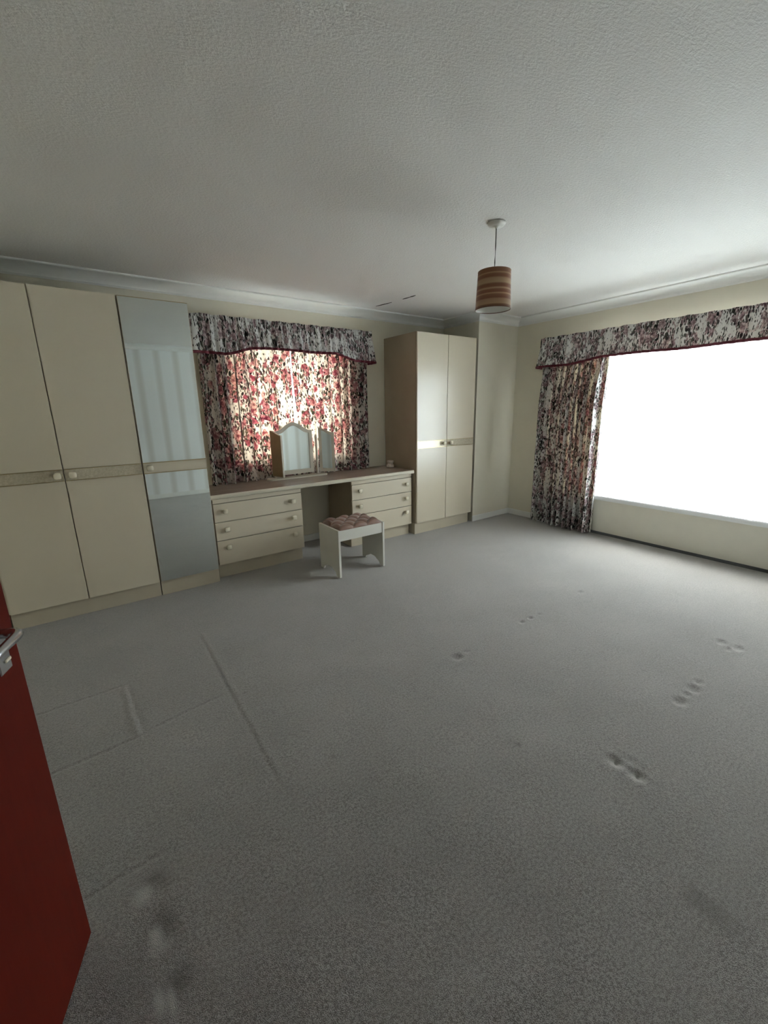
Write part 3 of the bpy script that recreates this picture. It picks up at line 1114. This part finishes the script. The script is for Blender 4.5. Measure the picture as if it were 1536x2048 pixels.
c1, _ = cloth('floral_curtain', pathL, (0, -1), 0.738, 2.12, 9, 0.036, 'floral', seed=11, voff=.13, amp_s=lambda q: 1 - .62 * np.clip((q - .45) / .2, 0, 1))
tag(c1, 'drawn rose-print curtain nearest the mirrored wardrobe, hanging to the table top', 'curtain', 'pair of curtains drawn across the back window')
c2, _ = cloth('floral_curtain', pathR, (0, -1), 0.738, 2.12, 9, 0.034, 'floral', seed=5, voff=.67, amp_s=lambda q: .40 + .60 * np.clip((q - .40) / .2, 0, 1))
tag(c2, 'drawn rose-print curtain nearest the corner wardrobe, hanging to the table top', 'curtain', 'pair of curtains drawn across the back window')


# right window curtain, gathered to the side and reaching the carpet
def pathC(S, T):
    y = 3.035 - 0.745 * (0.62 * S + 0.38 * S ** 0.75)
    y = y - 0.01 * (1 - T) * S
    x = 4.408 - 0.008 * np.sin(math.pi * S) + 0.040 * np.clip((T - .68) / .18, 0, 1)
    return x, y


c3, _ = cloth('floral_curtain', pathC, (-1, 0), 0.022, 2.06, 11, 0.060, 'floral_lined', nz=80, seed=21, pinch=.9, amp_s=lambda s: .55 + .6 * s, voff=.31)
tag(c3, 'floor-length rose-print curtain gathered at the side of the wide window', 'curtain')


# net across the wide window
def pathN(S, T):
    y = 2.83 - (2.83 - R_Y0 - 0.03) * S
    return np.full_like(S, XR + 0.075), y


c4, _ = cloth('net_curtain', pathN, (-1, 0), R_Z0 + .016, 2.03, 26, 0.034, 'net', nz=40, nu=900, seed=33, pinch=.3)
tag(c4, 'sheer white pleated net hanging across the wide bright window', 'net curtain')


def valance(name, label, pts, ztop, zbot, flare, seed, pleats, mat='floral_valance', group=None):
    """pts: rail path corners (return, front, return); zbot(s) along the path; flares outward at the hem"""
    P = [np.array(p, float) for p in pts]
    L = [0]
    for a, b in zip(P, P[1:]):
        L.append(L[-1] + np.linalg.norm(b - a))
    tot = L[-1]
    nu = int(tot / 0.0045)
    s = np.linspace(0, tot, nu + 1)
    px = np.interp(s, L, [p[0] for p in P]); py = np.interp(s, L, [p[1] for p in P])
    # smoothed outward normals
    cen = np.mean([P[0], P[-1]], axis=0)
    nrm = np.zeros((nu + 1, 2))
    for i in range(len(P) - 1):
        d = (P[i + 1] - P[i]) / np.linalg.norm(P[i + 1] - P[i])
        n = np.array([d[1], -d[0]])
        if np.dot((P[i] + P[i + 1]) / 2 - cen, n) < 0:
            n = -n
        msk = (s >= L[i]) & (s <= L[i + 1])
        nrm[msk] = n
    ker = np.ones(17) / 17
    for c in range(2):
        nrm[:, c] = np.convolve(np.pad(nrm[:, c], 8, mode='edge'), ker, 'valid')
    nrm /= np.linalg.norm(nrm, axis=1)[:, None]
    rg = np.random.default_rng(seed)
    nk = int(tot * pleats * 2)
    w = np.linspace(0, tot, nk + 1)
    w[1:-1] += rg.uniform(-.3, .3, nk - 1) * tot / nk
    ph = np.interp(s, w, np.arange(nk + 1) * math.pi)
    la = np.interp(s, np.linspace(0, tot, nk // 2 + 2), rg.uniform(.4, 1.2, nk // 2 + 2))
    nz = 34
    T = np.linspace(0, 1, nz + 1)[None, :]
    big = np.interp(s, np.linspace(0, tot, int(tot * 8) + 2), rg.uniform(-1, 1, int(tot * 8) + 2))
    off = (np.sin(ph) * la)[:, None] * (.0055 + .0075 * np.clip((1 - T) / .5, 0, 1)) + big[:, None] * .012 * (1 - T)
    gather = (.006 * np.sin(s * 2 * math.pi / .021))[:, None] * np.clip((T - .70) / .2, 0, 1)
    fl = flare * np.clip(1 - T, 0, 1) ** 1.2
    D = off + fl + gather
    X = px[:, None] + nrm[:, :1] * D
    Y = py[:, None] + nrm[:, 1:] * D
    zb_ = zbot(s, tot)[:, None]
    Z = zb_ + (ztop + .006 * np.sin(s * 37)[:, None] * .5 - zb_) * T
    U = (s * 1.75)[:, None] * np.ones_like(Z)
    V = Z * 1.0 + seed * .37
    o = link(name, grid_mesh(name, X, Y, Z, U, V), mat)
    tag(o, label, 'valance', group)
    # burgundy piped hem
    bm = bmesh.new()
    rows = []
    for i in range(0, nu + 1, 2):
        n = nrm[i]
        b = Vector((X[i, 0], Y[i, 0], Z[i, 0])); N = Vector((n[0], n[1], 0)) * .003
        rows.append([bm.verts.new(b + N + Vector((0, 0, .011))), bm.verts.new(b + N * 1.6), bm.verts.new(b + N + Vector((0, 0, -.012))),
                     bm.verts.new(b - N + Vector((0, 0, -.012))), bm.verts.new(b - N + Vector((0, 0, .011)))])
    for a, b in zip(rows, rows[1:]):
        for i in range(5):
            j = (i + 1) % 5
            bm.faces.new((a[i], a[j], b[j], b[i]))
    h = finish('piped_hem', bm, 'piping', o, True)
    h['label'] = 'burgundy piped hem'
    return o


def sstep(a, b, x):
    t_ = np.clip((x - a) / (b - a), 0, 1)
    return t_ * t_ * (3 - 2 * t_)


def zb_back(s, tot):
    x = s - 0.135
    rise = sstep(.22, .50, x) * (1 - sstep(1.28, 1.56, x))
    return 1.876 + 0.062 * rise + .004 * np.sin(s * 9)


def zb_right(s, tot):
    y = 3.045 - (s - 0.135)
    rise = sstep(2.80, 2.40, y) if False else 1 - sstep(2.28, 2.72, y)
    return 1.818 + 0.046 * rise + .004 * np.sin(s * 7)


valance('floral_valance', 'gathered floral valance above the drawn back curtains', [(0.885, YW), (0.885, 3.905), (2.650, 3.905), (2.650, YW)], 2.184, zb_back, .034, 4, 16, group='floral valances')
valance('floral_valance', 'long gathered floral valance across the wide window', [(XR, 3.045), (4.385, 3.045), (4.385, R_Y0 - .12), (XR, R_Y0 - .12)], 2.128, zb_right, .045, 9, 13, group='floral valances')
